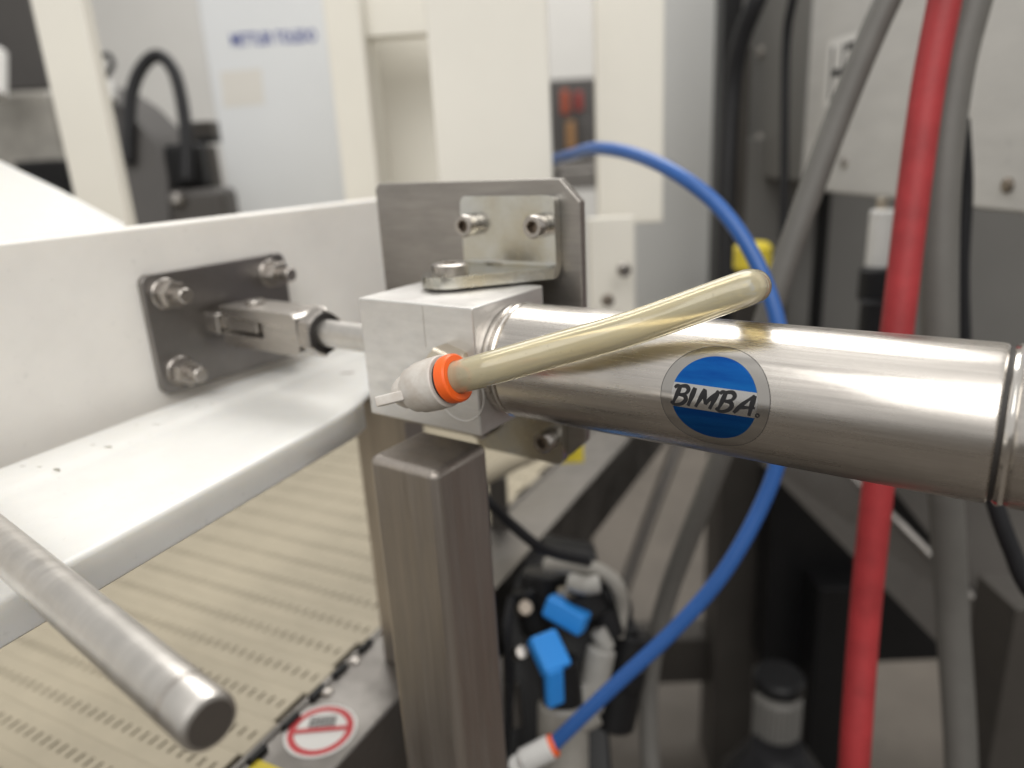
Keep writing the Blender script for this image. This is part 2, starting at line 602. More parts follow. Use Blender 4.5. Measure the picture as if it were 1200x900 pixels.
def disc_patch(R0, h, t0=None, t1=None, nt=40, ns=28, thick=0.00003):
    """part of a disc of radius R0 between t0 and t1, as a thin curved sheet"""
    t0 = -R0 if t0 is None else t0
    t1 = R0 if t1 is None else t1
    V, Fc = [], []
    for k in range(nt + 1):
        q = k / nt
        if t0 <= -R0 + 1e-9 and t1 >= R0 - 1e-9:
            t = -R0 * math.cos(math.pi * q)
        elif t1 >= R0 - 1e-9:
            t = t0 + (R0 - t0) * math.sin(math.pi / 2 * q)
        else:
            t = t1 - (t1 + R0) * math.sin(math.pi / 2 * (1 - q))
        w = math.sqrt(max(R0 * R0 - t * t, 1e-12))
        for i in range(ns + 1):
            V.append(wrap(-w + 2 * w * i / ns, t, h))
    for k in range(nt):
        for i in range(ns):
            a = k * (ns + 1) + i
            Fc.append([a, a + 1, a + ns + 2, a + ns + 1])
    return V, Fc


lab = mk('logo_label', disc_patch(0.0164, 0.00010), 'label_film', cyl, label='round clear label with a blue logo')
mk('label_rim', sweep([wrap(0.0164 * math.cos(a), 0.0164 * math.sin(a), 0.00008) for a in
                       [2 * math.pi * i / 96 for i in range(97)]], 0.00010, 6, 0), 'dark_groove', lab)
RB = 0.0129
mk('silver_band', disc_patch(RB, 0.00016), 'label_silver', lab)
mk('blue_half', disc_patch(RB, 0.00022, t0=0.0036), 'label_blue', lab)
mk('blue_half', disc_patch(RB, 0.00022, t1=-0.0038), 'label_blue', lab)

# brush lettering, letters drawn as strokes: (points, width factor); unit box 0..1
LET = {
    'B': [([(0.02, 0.86), (0.12, 1.0), (0.34, 1.0)], 0.8), ([(0.30, 1.0), (0.25, 0.5), (0.16, 0.02)], 1.1),
          ([(0.30, 0.98), (0.62, 1.02), (0.80, 0.86), (0.72, 0.64), (0.36, 0.52)], 1.0),
          ([(0.36, 0.54), (0.70, 0.50), (0.82, 0.30), (0.66, 0.06), (0.30, -0.04), (0.02, 0.10)], 1.0)],
    'I': [([(0.30, 1.0), (0.22, 0.5), (0.10, 0.0)], 1.2)],
    'M': [([(0.22, 1.0), (0.14, 0.5), (0.02, 0.0)], 1.1), ([(0.22, 0.98), (0.34, 0.55), (0.46, 0.22)], 1.0),
          ([(0.46, 0.22), (0.66, 0.62), (0.90, 1.0)], 0.9), ([(0.90, 1.0), (0.82, 0.5), (0.74, 0.0)], 1.15)],
    'A': [([(0.02, 0.0), (0.30, 0.5), (0.70, 1.02)], 1.0), ([(0.70, 1.02), (0.72, 0.5), (0.74, -0.04)], 1.2),
          ([(0.14, 0.30), (0.45, 0.36), (0.90, 0.40)], 0.8)],
}


def ribbon(pts, w, h):
    n = len(pts)
    L_, R_ = [], []
    for i, p in enumerate(pts):
        a, b = pts[max(i - 1, 0)], pts[min(i + 1, n - 1)]
        d = Vector((b[0] - a[0], b[1] - a[1]))
        d = d.normalized() if d.length > 1e-12 else Vector((1, 0))
        u = i / (n - 1)
        k = w * (0.72 + 0.45 * math.sin(math.pi * min(1, u * 1.15 + 0.1)))
        nn = Vector((-d.y, d.x)) * k / 2
        L_.append(Vector(p) + nn)
        R_.append(Vector(p) - nn)
    V = [wrap(q.x, q.y, h) for q in L_] + [wrap(q.x, q.y, h) for q in R_]
    Fc = [[i, i + 1, n + i + 1, n + i] for i in range(n - 1)]
    return V, Fc


LH, SL = 0.0057, 0.24
xcur = -0.0126
for ch, wd in (('B', 0.0055), ('I', 0.0024), ('M', 0.0060), ('B', 0.0055), ('A', 0.0062)):
    ds = []
    for q, (pts, w) in enumerate(LET[ch]):
        C3 = catmull([(a, b, 0) for a, b in pts], 10)
        p2 = [(xcur + p.x * wd + SL * (p.y - 0.5) * LH, (p.y - 0.5) * LH - 0.0002) for p in C3]
        ds.append(ribbon(p2, 0.00108 * w, 0.00030 + 0.00001 * q))
    mk('letter', join(*ds), 'ink', lab, smooth=0)
    xcur += wd * (1.0 if ch != 'I' else 1.02)
mk('registered_mark', ribbon([(0.0131 + 0.0005 * math.cos(a), -0.0029 + 0.0005 * math.sin(a)) for a in
                              [i * math.pi / 8 for i in range(17)]], 0.00032, 0.0003), 'ink', lab, smooth=0)

# ------------------------------------------------------------------ clevis and nut on the rod end
cl = thing('rod_clevis', 'machined steel fork clevis with vertical pin and lock nut on piston rod', 'clevis',
           (-0.146, CY, CZ - 0.0105))
HW = 0.0100
S0, S1, XE = -0.170, -0.1380, -0.1130
pts = [(S0, CZ + HW), (XE - 0.003, CZ + HW), (XE, CZ + HW - 0.002), (XE, CZ - HW + 0.002), (XE - 0.003, CZ - HW), (S0, CZ - HW),
       (S0, CZ - 0.0038), (S1, CZ - 0.0038), (S1, CZ + 0.0038), (S0, CZ + 0.0038)]
mk('fork', prism([(x, CY - HW, z) for x, z in pts], (0, 2 * HW, 0)), 'clevis_steel', cl, bevel=0.0005)
mk('pin', lathe((-0.154, CY, CZ + HW - 0.001), (0, 0, 1), [(0, 0.0046), (0.0025, 0.0046), (0.0033, 0.0040)], 32),
   'bolt_steel', cl)
mk('pin', lathe((-0.154, CY, CZ - HW + 0.001), (0, 0, -1), [(0, 0.0046), (0.0028, 0.0046), (0.0035, 0.0040)], 32),
   'bolt_steel', cl)
mk('lock_nut', hexprism((XE + 0.0006, CY, CZ), (1, 0, 0), 0.0115, 0.0072, 0.62), 'bolt_steel', cl)
mk('nut_dark_disc', lathe((XE + 0.0079, CY, CZ), (1, 0, 0), [(0, 0.0096), (0.0004, 0.0094), (0.0004, 0.006)], 32, cap=False), 'dark_groove', cl)  # added dark disc, gives the nut end a dark surround

# ------------------------------------------------------------------ pusher board and its steel pad
XB = -0.184
ZT = 0.027
brd = mk('pusher_board', box(XB - 0.013, XB, -0.42, 0.175, -0.105, ZT), 'hdpe', bevel=0.0014,
         label='upright white plastic pusher board carrying the four-bolt steel pad', cat='board')
pad = thing('mounting_pad', 'rectangular steel pad with four nuts bolted to the white pusher board', 'bracket',
            (XB, CY, CZ - 0.029))
y0, y1, z0, z1 = CY - 0.041, CY + 0.041, CZ - 0.0292, CZ + 0.0292
rc = 0.0045
out = []
for cx_, cz_, a0 in ((y1 - rc, z1 - rc, 0), (y0 + rc, z1 - rc, 90), (y0 + rc, z0 + rc, 180), (y1 - rc, z0 + rc, 270)):
    for k in range(7):
        a = math.radians(a0 + 15 * k)
        out.append((XB + 0.0002, cx_ + rc * math.cos(a), cz_ + rc * math.sin(a)))
mk('pad_plate', prism(out, (0.0042, 0, 0)), 'pad_steel', pad, bevel=0.0005)
XP = XB + 0.0044
tg = mk('tongue', box(XP - 0.001, -0.1460, CY - 0.0070, CY + 0.0070, CZ - 0.0030, CZ + 0.0030), 'clevis_steel', pad, bevel=0.0006)
mk('tongue_root', box(XP - 0.001, XP + 0.0055, CY - 0.0098, CY + 0.0098, CZ - 0.0052, CZ + 0.0052), 'clevis_steel', tg, bevel=0.001)
for k, (yy, zz) in enumerate(((-0.0305, 0.0192), (0.0305, 0.0192), (-0.0305, -0.0192), (0.0305, -0.0192))):
    q = Vector((XP, CY + yy, CZ + zz))
    st = mk('stud', rod(q - Vector((0.001, 0, 0)), q + Vector((0.0175, 0, 0)), 0.0036, 24), 'bolt_steel', pad)
    mk('washer', lathe(q, (1, 0, 0), [(0, 0.0072), (0.0009, 0.0074), (0.0013, 0.0070), (0.0013, 0.0034)], 36, cap=False),
       'bolt_steel', st)
    mk('nut', hexprism(q + Vector((0.0014, 0, 0)), (1, 0, 0), 0.0070, 0.0078, 0.3 + k * 0.7), 'bolt_steel', st)

# ------------------------------------------------------------------ pivot brackets and back plate
PVX, PVY = -0.0345, 0.031
YF = 0.0565        # front of the upright leg


def bracket(name, label, up):
    """zinc L bracket: foot on the block, leg on the back plate; up=+1 above the block, -1 below"""
    zb = 0.0012 if up > 0 else -0.0492
    th = 0.0045
    root = thing(name, label, 'bracket', (PVX, PVY, zb), 'pivot brackets of the air cylinder')
    xl, xr, Rr = -0.0475, 0.0, 0.0118
    st = []           # stations: (y, z of mid surface, normal y, normal z, xmin, xmax)
    yb = YF + th - 0.0065   # where the bend begins

    def span(y):
        # hull of the pivot circle and the bend line
        a, b = None, None
        w = math.sqrt(max(Rr * Rr - (y - PVY) ** 2, 0))
        if y < PVY:
            a = PVX - w
        else:
            u = (y - PVY) / (yb - PVY)
            a = (PVX - Rr) * (1 - u) + xl * u
        # right edge: tangent from the circle to the end of the bend line
        ex, ey = xr - PVX, yb - PVY
        dd = math.hypot(ex, ey)
        phi = math.atan2(ey, ex) - math.acos(Rr / dd)
        tx_, ty_ = PVX + Rr * math.cos(phi), PVY + Rr * math.sin(phi)
        if y < ty_:
            b = PVX + w
        else:
            b = tx_ + (xr - tx_) * (y - ty_) / (yb - ty_)
        return a, b
    for k in range(15):
        a = math.pi / 2 * (1 - k / 14)
        y = PVY - Rr * math.sin(a)
        lo_, hi_ = span(y)
        if k == 0:
            lo_, hi_ = PVX - 0.0012, PVX + 0.0012
        st.append((y, 0, 0, 1, lo_, hi_))
    for k in range(1, 6):
        y = PVY + (yb - PVY) * k / 5
        lo_, hi_ = span(y)
        st.append((y, 0, 0, 1, lo_, hi_))
    rad = 0.0065 - th / 2
    for k in range(1, 9):
        a = math.pi / 2 * k / 8
        st.append((yb + rad * math.sin(a), rad * (1 - math.cos(a)), -math.sin(a), math.cos(a), xl, xr))
    H = 0.0305
    rcn = 0.0032
    zz0 = rad
    for k in range(1, 4):
        st.append((yb + rad, zz0 + (H - rcn - zz0) * k / 3, -1, 0, xl, xr))
    for k in range(1, 7):
        a = math.pi / 2 * k / 6
        ins = rcn * (1 - math.cos(a))
        st.append((yb + rad, H - rcn + rcn * math.sin(a), -1, 0, xl + ins, xr - ins))
    V, Fc = [], []
    nx = 10
    for (y, z, ny, nz, a, b) in st:
        for sgn in (-1, 1):
            for i in range(nx + 1):
                x = a + (b - a) * i / nx
                yy = y + sgn * ny * th / 2
                zz = z + sgn * nz * th / 2
                V.append(Vector((x, yy, zb + up * (zz + th / 2))))
    row = 2 * (nx + 1)
    for k in range(len(st) - 1):
        for i in range(nx):
            A = k * row + i
            Fc.append([A, A + 1, A + 1 + row, A + row])
            A += nx + 1
            Fc.append([A, A + 1, A + 1 + row, A + row])
        for i in (0, nx):
            A = k * row + i
            Fc.append([A, A + row, A + row + nx + 1, A + nx + 1])
    for k in (0, len(st) - 1):
        for i in range(nx):
            A = k * row + i
            Fc.append([A, A + 1, A + 1 + nx + 1, A + nx + 1])
    b = mk('angle_plate', (V, Fc), 'zinc', root)
    md = b.modifiers.new('edge', 'BEVEL')
    md.width, md.segments, md.limit_method, md.angle_limit = 0.0017, 5, 'ANGLE', math.radians(45)
    md.harden_normals = True
    zs = zb + up * (0.0210)
    for xx in (-0.0415, -0.0065):
        socket_screw((xx, YF - 0.0002, zs), (0, -1, 0), 0.0047, 0.0068, root)
    pz = zb + up * th
    socket_screw((PVX, PVY, pz), (0, 0, up), 0.0075, 0.0042, root, 'pivot_bolt', hexr=0.42)
    # short bearing washer between foot and block
    zw0, zw1 = (0.0, zb + 0.0002) if up > 0 else (zb - 0.0002, -0.048)
    mk('bearing_washer', lathe((PVX, PVY, zw0), (0, 0, 1), [(0, 0.0095), (zw1 - zw0, 0.0095)], 40), 'dark_groove', root)
    return root


bracket('pivot_bracket', 'zinc plated angle bracket bolted on top of the aluminium end block', 1)
bracket('pivot_bracket', 'zinc plated angle bracket underneath the aluminium end block', -1)

YP = 0.0612
pl = [(-0.1020, 0.0375), (-0.0995, 0.0400), (0.0, 0.0400), (0.0090, 0.0310), (0.0090, -0.0705), (0.0, -0.0795),
      (-0.0995, -0.0795), (-0.1020, -0.0770)]
mk('back_plate', prism([(x, YP, z) for x, z in pl], (0, 0.0042, 0)), 'plate_steel', bevel=0.0005,
   label='brown-grey steel plate with clipped corners standing behind the end block', cat='plate')
mk('support_strut', box(-0.142, -0.1035, YP + 0.0048, YP + 0.020, -0.2478, -0.0735), 'post_steel', bevel=0.001,
   label='narrow steel strut standing on the conveyor frame behind the square post', cat='post')

# ------------------------------------------------------------------ square post
def post(name, x0, x1, y0, y1, z0, z1, label):
    b = box(x0, x1, y0, y1, z0, z1)
    return mk(name, b, 'post_steel', label=label, cat='post', bevel=0.0036, smooth=80, seg=7)


post('square_post', -0.0485, -0.0130, -0.0125, 0.0205, FLOOR_Z, -0.0605,
     'thick square stainless post with rounded top under the aluminium end block')

# ------------------------------------------------------------------ push-in fitting and amber tube
T0 = at(541, 441, D=0.2360)
T1 = at(742, 384, D=0.2245)
T2 = at(862, 342, D=0.2150)
ax = ((T1 - T0).normalized() * 0.84 + (CAM - T0).normalized() * 0.40).normalized()
fit = thing('push_fitting', 'pale grey elbow push-in fitting with orange collar screwed into the end block', 'fitting',
            (PX, 0, PZ))
cc = T0 - ax * 0.0015        # collar front
EC = cc - ax * 0.0165        # elbow centre
mk('elbow_body', lathe(cc - ax * 0.0300, ax, [(0.0030, 0.0018), (0.0042, 0.0044), (0.0066, 0.0056), (0.0096, 0.0061), (0.0100, 0.0068),
                                     (0.0112, 0.0077), (0.0140, 0.0081), (0.0146, 0.0085), (0.0200, 0.0088), (0.0246, 0.0087),
                                     (0.0250, 0.0083), (0.0250, 0.0074)], 64), 'fit_plastic', fit)
mk('gap_ring', lathe(cc - ax * 0.0056, ax, [(0, 0.0071), (0.0030, 0.0071)], 48), 'dark_groove', fit)
mk('release_collar', lathe(cc - ax * 0.0026, ax, [(-0.0012, 0.0074), (-0.0010, 0.0079), (0.0012, 0.0081), (0.0024, 0.0079), (0.0029, 0.0073),
                                              (0.0029, 0.0055), (-0.0008, 0.0053)], 64, cap=False), 'orange', fit,
   label='orange ring around the tube mouth')
stem_c = Vector((EC.x, 0, EC.z))
stem_c = EC + (Vector((PX, 0, PZ)) - EC) * 1.0
mk('stem', rod(EC, stem_c + Vector((0, 0.0005, 0)), 0.0068, 40), 'fit_plastic', fit)
mk('hex_base', hexprism((stem_c.x, 0.0002, stem_c.z), (0, -1, 0), 0.0098, 0.0085, 0.25), 'brass', fit)
a_, s_, t_ = frame(ax)
wing = cc - ax * 0.0215 - t_ * 0.0016
vd = (wing - CAM).normalized()
toward = (-vd - ax * (-vd).dot(ax)).normalized()
wb = wing + toward * 0.0025
tb0, tb1 = at(474, 463, D=0.2420), at(442, 471, D=0.2440)
tba = (tb1 - tb0).normalized()
tbu = (-DOWN - tba * (-DOWN).dot(tba)).normalized()
mk('release_tab', obox((tb0 + tb1) / 2, (tb1 - tb0).length, 0.0036, 0.0034, axes=(tba, tba.cross(tbu), tbu)), 'fit_plastic', fit, bevel=0.0005)
mk('moulding_pip', rod(wb + ax * 0.0022 + toward * 0.0005, wb + ax * 0.0022 + toward * 0.0022, 0.0008, 16), 'fit_plastic', fit)
tp = [T0 - ax * 0.014, T0, T0 + ax * 0.010, T0 + (T1 - T0) * 0.55, T1, T2, at(877, 337, D=0.2190), at(883, 336, D=0.2290), at(881, 337, D=0.2500)]
mk('amber_air_tube', sweep(tp, 0.0054, 40, 16, inner=0.0037), 'clear_tube',
   label='translucent amber air tube slanting across the steel barrel from orange collar', cat='tube')

# ------------------------------------------------------------------ white rail and foreground rod
U = Vector((-0.135, 0.991, 0)).normalized()      # conveyor direction
Vx = Vector((U.y, -U.x, 0))                       # across, to the right
ZR = -0.056
rb = Vector((-0.1700, -0.0200, ZR))               # on the back edge
WR = 0.0920
sec = []                                          # across (0 = back .. WR = front), height
for k in range(6):
    a = math.pi / 2 * k / 5
    sec.append((0.0022 - 0.0022 * math.cos(a), -0.0022 + 0.0022 * math.sin(a)))
sec += [(0.0210, 0.0), (0.0235, -0.0004), (0.0260, -0.0014), (0.0285, -0.0021), (0.032, -0.0024), (0.050, -0.0024), (0.080, -0.0024)]
for k in range(5):
    a = math.pi / 2 * k / 4
    sec.append((WR - 0.0022 + 0.0022 * math.sin(a), -0.0046 + 0.0022 * math.cos(a)))
sec += [(WR, -0.0095), (WR, -0.0160), (WR - 0.0010, -0.0170), (0.0012, -0.0170), (0.0, -0.0110)]
V, Fc = [], []
ends = []
stn = [-0.40] + [-0.3 + 0.034 * i for i in range(10)] + [0.035, 0.0445, 0.0475, 0.049]
shr = [0] * 12 + [0.0006, 0.0022, 0.0048]
n = len(sec)
for d, sh in zip(stn, shr):
    for s, h in sec:
        sc_ = max(sh, 0)
        s2 = min(max(s, sc_), WR - sc_)
        yy_ = d - 0.02 + (0.078 * min(1, (1 - s2 / WR) / 0.36) - 0.006) * max(0, (d + 0.06) / 0.109) ** 1.5
        k_ = s2 / WR
        xb_ = -0.1690 - 0.092 * (yy_ + 0.03)
        xb_ -= 0.0040 * max(0, 1 - ((yy_ + 0.02) / 0.085) ** 2)
        xf_ = -0.0824 - 0.174 * (yy_ + 0.03)
        V.append(Vector((xb_ + (xf_ - xb_) * k_, yy_, ZR + max(h - sc_ * 0.4, -0.0170))))
for k in range(len(stn) - 1):
    for i in range(n):
        j = (i + 1) % n
        Fc.append([k * n + i, k * n + j, (k + 1) * n + j, (k + 1) * n + i])
Fc.append(list(range(n)))
Fc.append([(len(stn) - 1) * n + i for i in range(n)])
rail = mk('side_rail', (V, Fc), 'hdpe_rail', label='smooth white plastic rail running below the clevis toward the end block', cat='rail',
          smooth=38)


def scuff(px, py, L, w, material='scuff', rot=0.0, zz=ZR):
    p = at(px, py, Z=zz + 0.00008)
    u = (U * math.cos(rot) + Vx * math.sin(rot))
    v = Vector((-u.y, u.x, 0))
    pts = []
    for k in range(12):
        a = 2 * math.pi * k / 12
        q = 1 + random.uniform(-0.3, 0.3)
        pts.append(p + u * math.cos(a) * L / 2 * q + v * math.sin(a) * w / 2 * q)
    mk('scuff_mark', prism(pts, (0, 0, -0.0026)), material, rail, smooth=0)


scuff(407, 437, 0.0095, 0.0020, 'scuff_brown', 1.1, ZR - 0.0024)
for x, y, l in ((27, 546, 0.0020), (46, 547, 0.0022), (66, 549, 0.0024), (109, 521, 0.0022), (126, 523, 0.0030), (160, 498, 0.0014),
                (183, 497, 0.0030), (231, 476, 0.0020), (248, 473, 0.0016), (10, 572, 0.004)):
    scuff(x, y, l, 0.0007, 'scuff', random.uniform(1.0, 1.25), ZR - (0.0024 if y in (622, 572) else 0))

re = at(247, 848, D=0.140)
rs = at(0, 637, D=0.2080)
rd = (rs - re).normalized()
hr = thing('handle_rod', 'round scuffed steel rod with flat cut end above the white rail', 'rod', re)
mk('rod_shaft', lathe(re, rd, [(0, 0.0050), (0.0004, 0.0056), (0.0012, 0.0059), (0.02, 0.0059), (0.06, 0.0059), (0.34, 0.0059)], 64),
   'rod_steel', hr)
for d0, d1 in ((0.0085, 0.0100), (0.0108, 0.0113), (0.0122, 0.0126)):
    mk('wear_band', lathe(re, rd, [(d0, 0.00588), (d0 + 0.0002, 0.00592), (d1 - 0.0002, 0.00592), (d1, 0.00588)], 64, cap=False), 'wear_steel', hr)
mk('rod_end_face', lathe(re - rd * 0.0001, rd, [(0, 0.0047), (0.0006, 0.0047)], 48), 'pad_steel', hr)

# ------------------------------------------------------------------ conveyor
ZBLT = -0.25
e0 = at(292, 888, Z=ZBLT)            # point on the belt's right edge
con = thing('conveyor', 'tan modular belt conveyor with slotted rows and steel side frame', 'conveyor',
            Vector((e0.x, e0.y, ZBLT - 0.05)))
PITCH = 0.0254
NS, SP = 88, 0.0076
WB = NS * SP
# one belt row: a strip with a line of slots (local: x = across to the left, y = along)
V, Fc = [], []


def quad(a, b, c, d):
    n = len(V)
    V.extend([Vector(a), Vector(b), Vector(c), Vector(d)])
    Fc.append([n, n + 1, n + 2, n + 3])


g, ya, yb_, hh = 0.00012, 0.0095, 0.0160, 0.0016
for (p0, p1) in ((g, ya), (yb_, PITCH - g)):
    quad((0, p0, 0), (-WB, p0, 0), (-WB, p1, 0), (0, p1, 0))
quad((0, g, 0), (-WB, g, 0), (-WB, g - 0.0004, -hh), (0, g - 0.0004, -hh))
quad((0, PITCH - g, 0), (-WB, PITCH - g, 0), (-WB, PITCH - g, -hh), (0, PITCH - g, -hh))
for i in range(NS):
    x0 = -i * SP
    x1 = x0 - SP + 0.0019
    x2 = x0 - SP
    quad((x0, ya, 0), (x1, ya, 0), (x1, yb_, 0), (x0, yb_, 0))
    quad((x1, ya, 0), (x1, yb_, 0), (x1, yb_, -hh), (x1, ya, -hh))
    quad((x2, ya, 0), (x2, yb_, 0), (x2, yb_, -hh), (x2, ya, -hh))
    quad((x1, ya, 0), (x2, ya, 0), (x2, ya, -hh), (x1, ya, -hh))
    quad((x1, yb_, 0), (x2, yb_, 0), (x2, yb_, -hh), (x1, yb_, -hh))
rowme = bpy.data.meshes.new('belt_row')
rowme.from_pydata(V, [], Fc)
rowme.materials.append(M['belt'])
rowme.update()
ang = math.atan2(Vx.y, Vx.x)
for k in range(-7, 34):
    o = bpy.data.objects.new('belt_row', rowme)
    COL.objects.link(o)
    o.parent = con
    p = e0 + U * (PITCH * k) - Vx * (0.004 + 0.0034 * (k % 2))
    o.location = p - con.location
    o.rotation_euler = (0, 0, ang)
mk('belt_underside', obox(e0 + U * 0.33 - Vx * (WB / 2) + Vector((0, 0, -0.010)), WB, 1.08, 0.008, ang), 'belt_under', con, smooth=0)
fr = mk('side_frame', obox(e0 + U * 0.33 + Vx * 0.0252 + Vector((0, 0, -0.028)), 0.048, 1.10, 0.060, ang), 'frame_steel', con,
        bevel=0.0015)
ZFR = ZBLT + 0.002
mk('edge_strip', obox(e0 + U * 0.33 + Vx * 0.0014 + Vector((0, 0, 0.0008)), 0.0036, 1.10, 0.006, ang), 'frame_steel', con, bevel=0.0008)
for px, py in ((302, 884), (341, 845), (372, 812), (398, 786), (428, 757)):
    p = at(px, py, Z=ZFR + 0.0015)
    mk('hinge_link', obox(p, 0.0042, 0.0120, 0.004, ang), 'black_plastic', con, bevel=0.0008)
for px, py in ((382, 812), (414, 775)):
    p = at(px, py, Z=ZFR)
    mk('rivet', lathe(p, (0, 0, 1), [(0, 0.0045), (0.0015, 0.0040), (0.0024, 0.0022)], 20), 'bolt_steel', con)


def flat_disc(c, r0, r1, material, parent, name, h=0.0002, seg=48):
    Vv, Ff = [], []
    c = Vector(c)
    for i in range(seg):
        a = 2 * math.pi * i / seg
        d = Vx * math.cos(a) + U * math.sin(a)
        Vv += [c + d * r1, c + d * r0]
    for i in range(seg):
        j = (i + 1) % seg
        Ff.append([2 * i, 2 * j, 2 * j + 1, 2 * i + 1])
    return mk(name, (Vv, Ff), material, parent, smooth=0)


sc = at(381, 858, Z=ZFR + 0.0004)
sc = e0 + U * ((sc - e0).dot(U)) + Vx * 0.0245 + Vector((0, 0, 0.0024))
st = flat_disc(sc, 0.0001, 0.0198, 'white_label', con, 'warning_sticker')
st['label'] = 'round white sticker with red prohibition ring over a black grid'
flat_disc(sc + Vector((0, 0, 0.0003)), 0.0144, 0.0180, 'red_ink', st, 'red_ring')
dg = (Vx * 0.86 + U * 0.5).normalized()
mk('red_bar', obox(sc + Vector((0, 0, 0.0007)), 0.0300, 0.0030, 0.0001, math.atan2(dg.y, dg.x)), 'red_ink', st, smooth=0)
gd = []
ga = math.atan2(dg.y, dg.x)
gu = Vector((math.cos(ga), math.sin(ga), 0))
gv = Vector((-gu.y, gu.x, 0))
for i in range(6):
    gd.append(obox(sc + gv * 0.0042 + gu * (-0.0065 + 0.0026 * i) + Vector((0, 0, 0.0004)), 0.0007, 0.011, 0.0001, ga))
for i in range(5):
    gd.append(obox(sc + gv * (-0.0005 + 0.0025 * i) + Vector((0, 0, 0.0005)), 0.015, 0.0007, 0.0001, ga))
mk('grid_print', join(*gd), 'ink', st, smooth=0)
sy = sc - U * 0.0445 - Vx * 0.004
mk('yellow_sticker', obox(sy, 0.026, 0.030, 0.0002, ang), 'yellow', con, smooth=0)

# ------------------------------------------------------------------ cream posts and hoods behind the board
def upost(name, label, xl, xr, yref, D, ytop, ybot, depth, material, cat='post', yaw=YAW, z0=None, z1=None, bevel=0.002, parent=None,
          group=None):
    return mk(name, ubox(xl, xr, yref, D, ytop, ybot, depth, yaw, z0, z1), material, parent, label=label, cat=cat, bevel=bevel,
              group=group)


upost('guide_post', 'tall cream plastic post rising out of the white chute', 28, 101, 0, 0.62, -160, 330, 0.012, 'hdpe_back',
      yaw=YAW - 0.25)
# sloping white chute behind the board
ch = [at(-160, 112, D=0.60), at(0, 190, D=0.52), at(70, 222, D=0.48), at(145, 262, D=0.445), at(140, 300, D=0.40), at(0, 300, D=0.345),
      at(-160, 330, D=0.31)]
mk('white_chute', prism(ch, Vector((0.002, 0.002, -0.006))), 'hdpe_rail', label='sloping white plastic chute behind the pusher board',
   cat='chute', smooth=0)

# cream box frame
uf = thing('cream_hood', 'cream plastic hood with open recess behind the clipped-corner plate', 'hood', at(430, 300, D=0.80))
mk('hood_side', ubox(377, 421, 0, 0.80, -150, 420, 0.10, YAW), 'hdpe_back', uf, bevel=0.002)
mk('hood_lintel', ubox(425, 560, 0, 0.82, -10, 40, 0.030, YAW), 'hdpe_back', uf, bevel=0.002)
mk('hood_back', ubox(405, 640, 0, 0.92, -150, 420, 0.010, YAW), 'hdpe_back', uf, bevel=0.001)
upost('cream_post', 'broad cream plastic post behind the zinc bracket', 497, 641, 0, 0.52, -150, 430, 0.030, 'hdpe_back', bevel=0.0018)
# right-hand post with a stepped foot
rp = thing('stepped_post', 'cream plastic post with stepped lower end beside the grey cabinet', 'post', at(720, 380, D=0.62))
mk('upper_slab', ubox(697, 779, 0, 0.62, -150, 262, 0.016, YAW), 'hdpe_back', rp, bevel=0.0015)
mk('lower_leg', ubox(690, 744, 262, 0.628, 255, 440, 0.014, YAW), 'hdpe_back', rp, bevel=0.0015)
pb = at(731, 316, D=0.622)
mk('bolt', lathe(pb, -ay, [(0, 0.0062), (0.003, 0.0060), (0.0042, 0.0044)], 20), 'bolt_steel', rp)
pb = at(712, 352, D=0.622)
mk('bolt', lathe(pb, -ay, [(0, 0.0055), (0.003, 0.0052), (0.0042, 0.0040)], 20), 'socket_dark', rp)

# cabinet with blue lettering
cb = thing('instrument_cabinet', 'pale blue-grey cabinet with navy lettering behind the cream hood', 'cabinet', at(330, 420, D=1.25))
mk('cabinet_shell', ubox(238, 470, 50, 1.20, -260, 330, 0.45, YAW), 'cab_white', cb, bevel=0.006)
CF = at(354, 50, D=1.20)


def on_face(px, py, h):
    r = ray(px, py)
    return CAM + r * ((CF - CAM).dot(ay) / r.dot(ay)) - ay * h


tx = on_face(271, 54, 0.0006)
text_mesh('lettering', 'METTLER TOLEDO', 0.0255, tx, Vector((math.cos(YAW), math.sin(YAW), 0)) * 0.66, Vector((0, 0, 1)), 'blue_ink', cb,
          bold=0.0006)
mk('paper_note', prism([on_face(262, 126, 0.0002), on_face(310, 122, 0.0002), on_face(306, 80, 0.0002), on_face(258, 84, 0.0002)], -ay * 0.0004),
   'note_paper', cb, smooth=0)

# grey cabinet between post and cables
upost('grey_cabinet', 'plain light grey cabinet side beside the black cable column', 742, 842, 100, 0.95, -200, 395, 0.30, 'cab_grey',
      cat='cabinet', bevel=0.004)

# shelf seen through the gap
sh = thing('tool_shelf', 'dark shelf of red and orange tools seen between cream posts', 'shelf', at(676, 230, D=2.4))
mk('shelf_back', ubox(630, 720, 100, 2.5, 92, 222, 0.04, YAW), 'motor_grey', sh, bevel=0.004)
mk('shelf_board', ubox(630, 720, 190, 2.40, 190, 197, 0.12, YAW), 'frame_steel', sh, bevel=0.003)
for xa, xb_, ya_, yb2, mm in ((659, 668, 105, 134, 'orange_dull'), (675, 684, 107, 130, 'rust_tool'), (664, 674, 142, 175, 'tan_tool'),
                              (682, 692, 140, 185, 'motor_grey')):
    mk('tool', ubox(xa, xb_, 150, 2.42, ya_, yb2, 0.05, YAW), mm, sh, bevel=0.006)
mk('shelf_bin', ubox(655, 698, 205, 2.40, 199, 222, 0.10, YAW), 'frame_steel', sh, bevel=0.004)

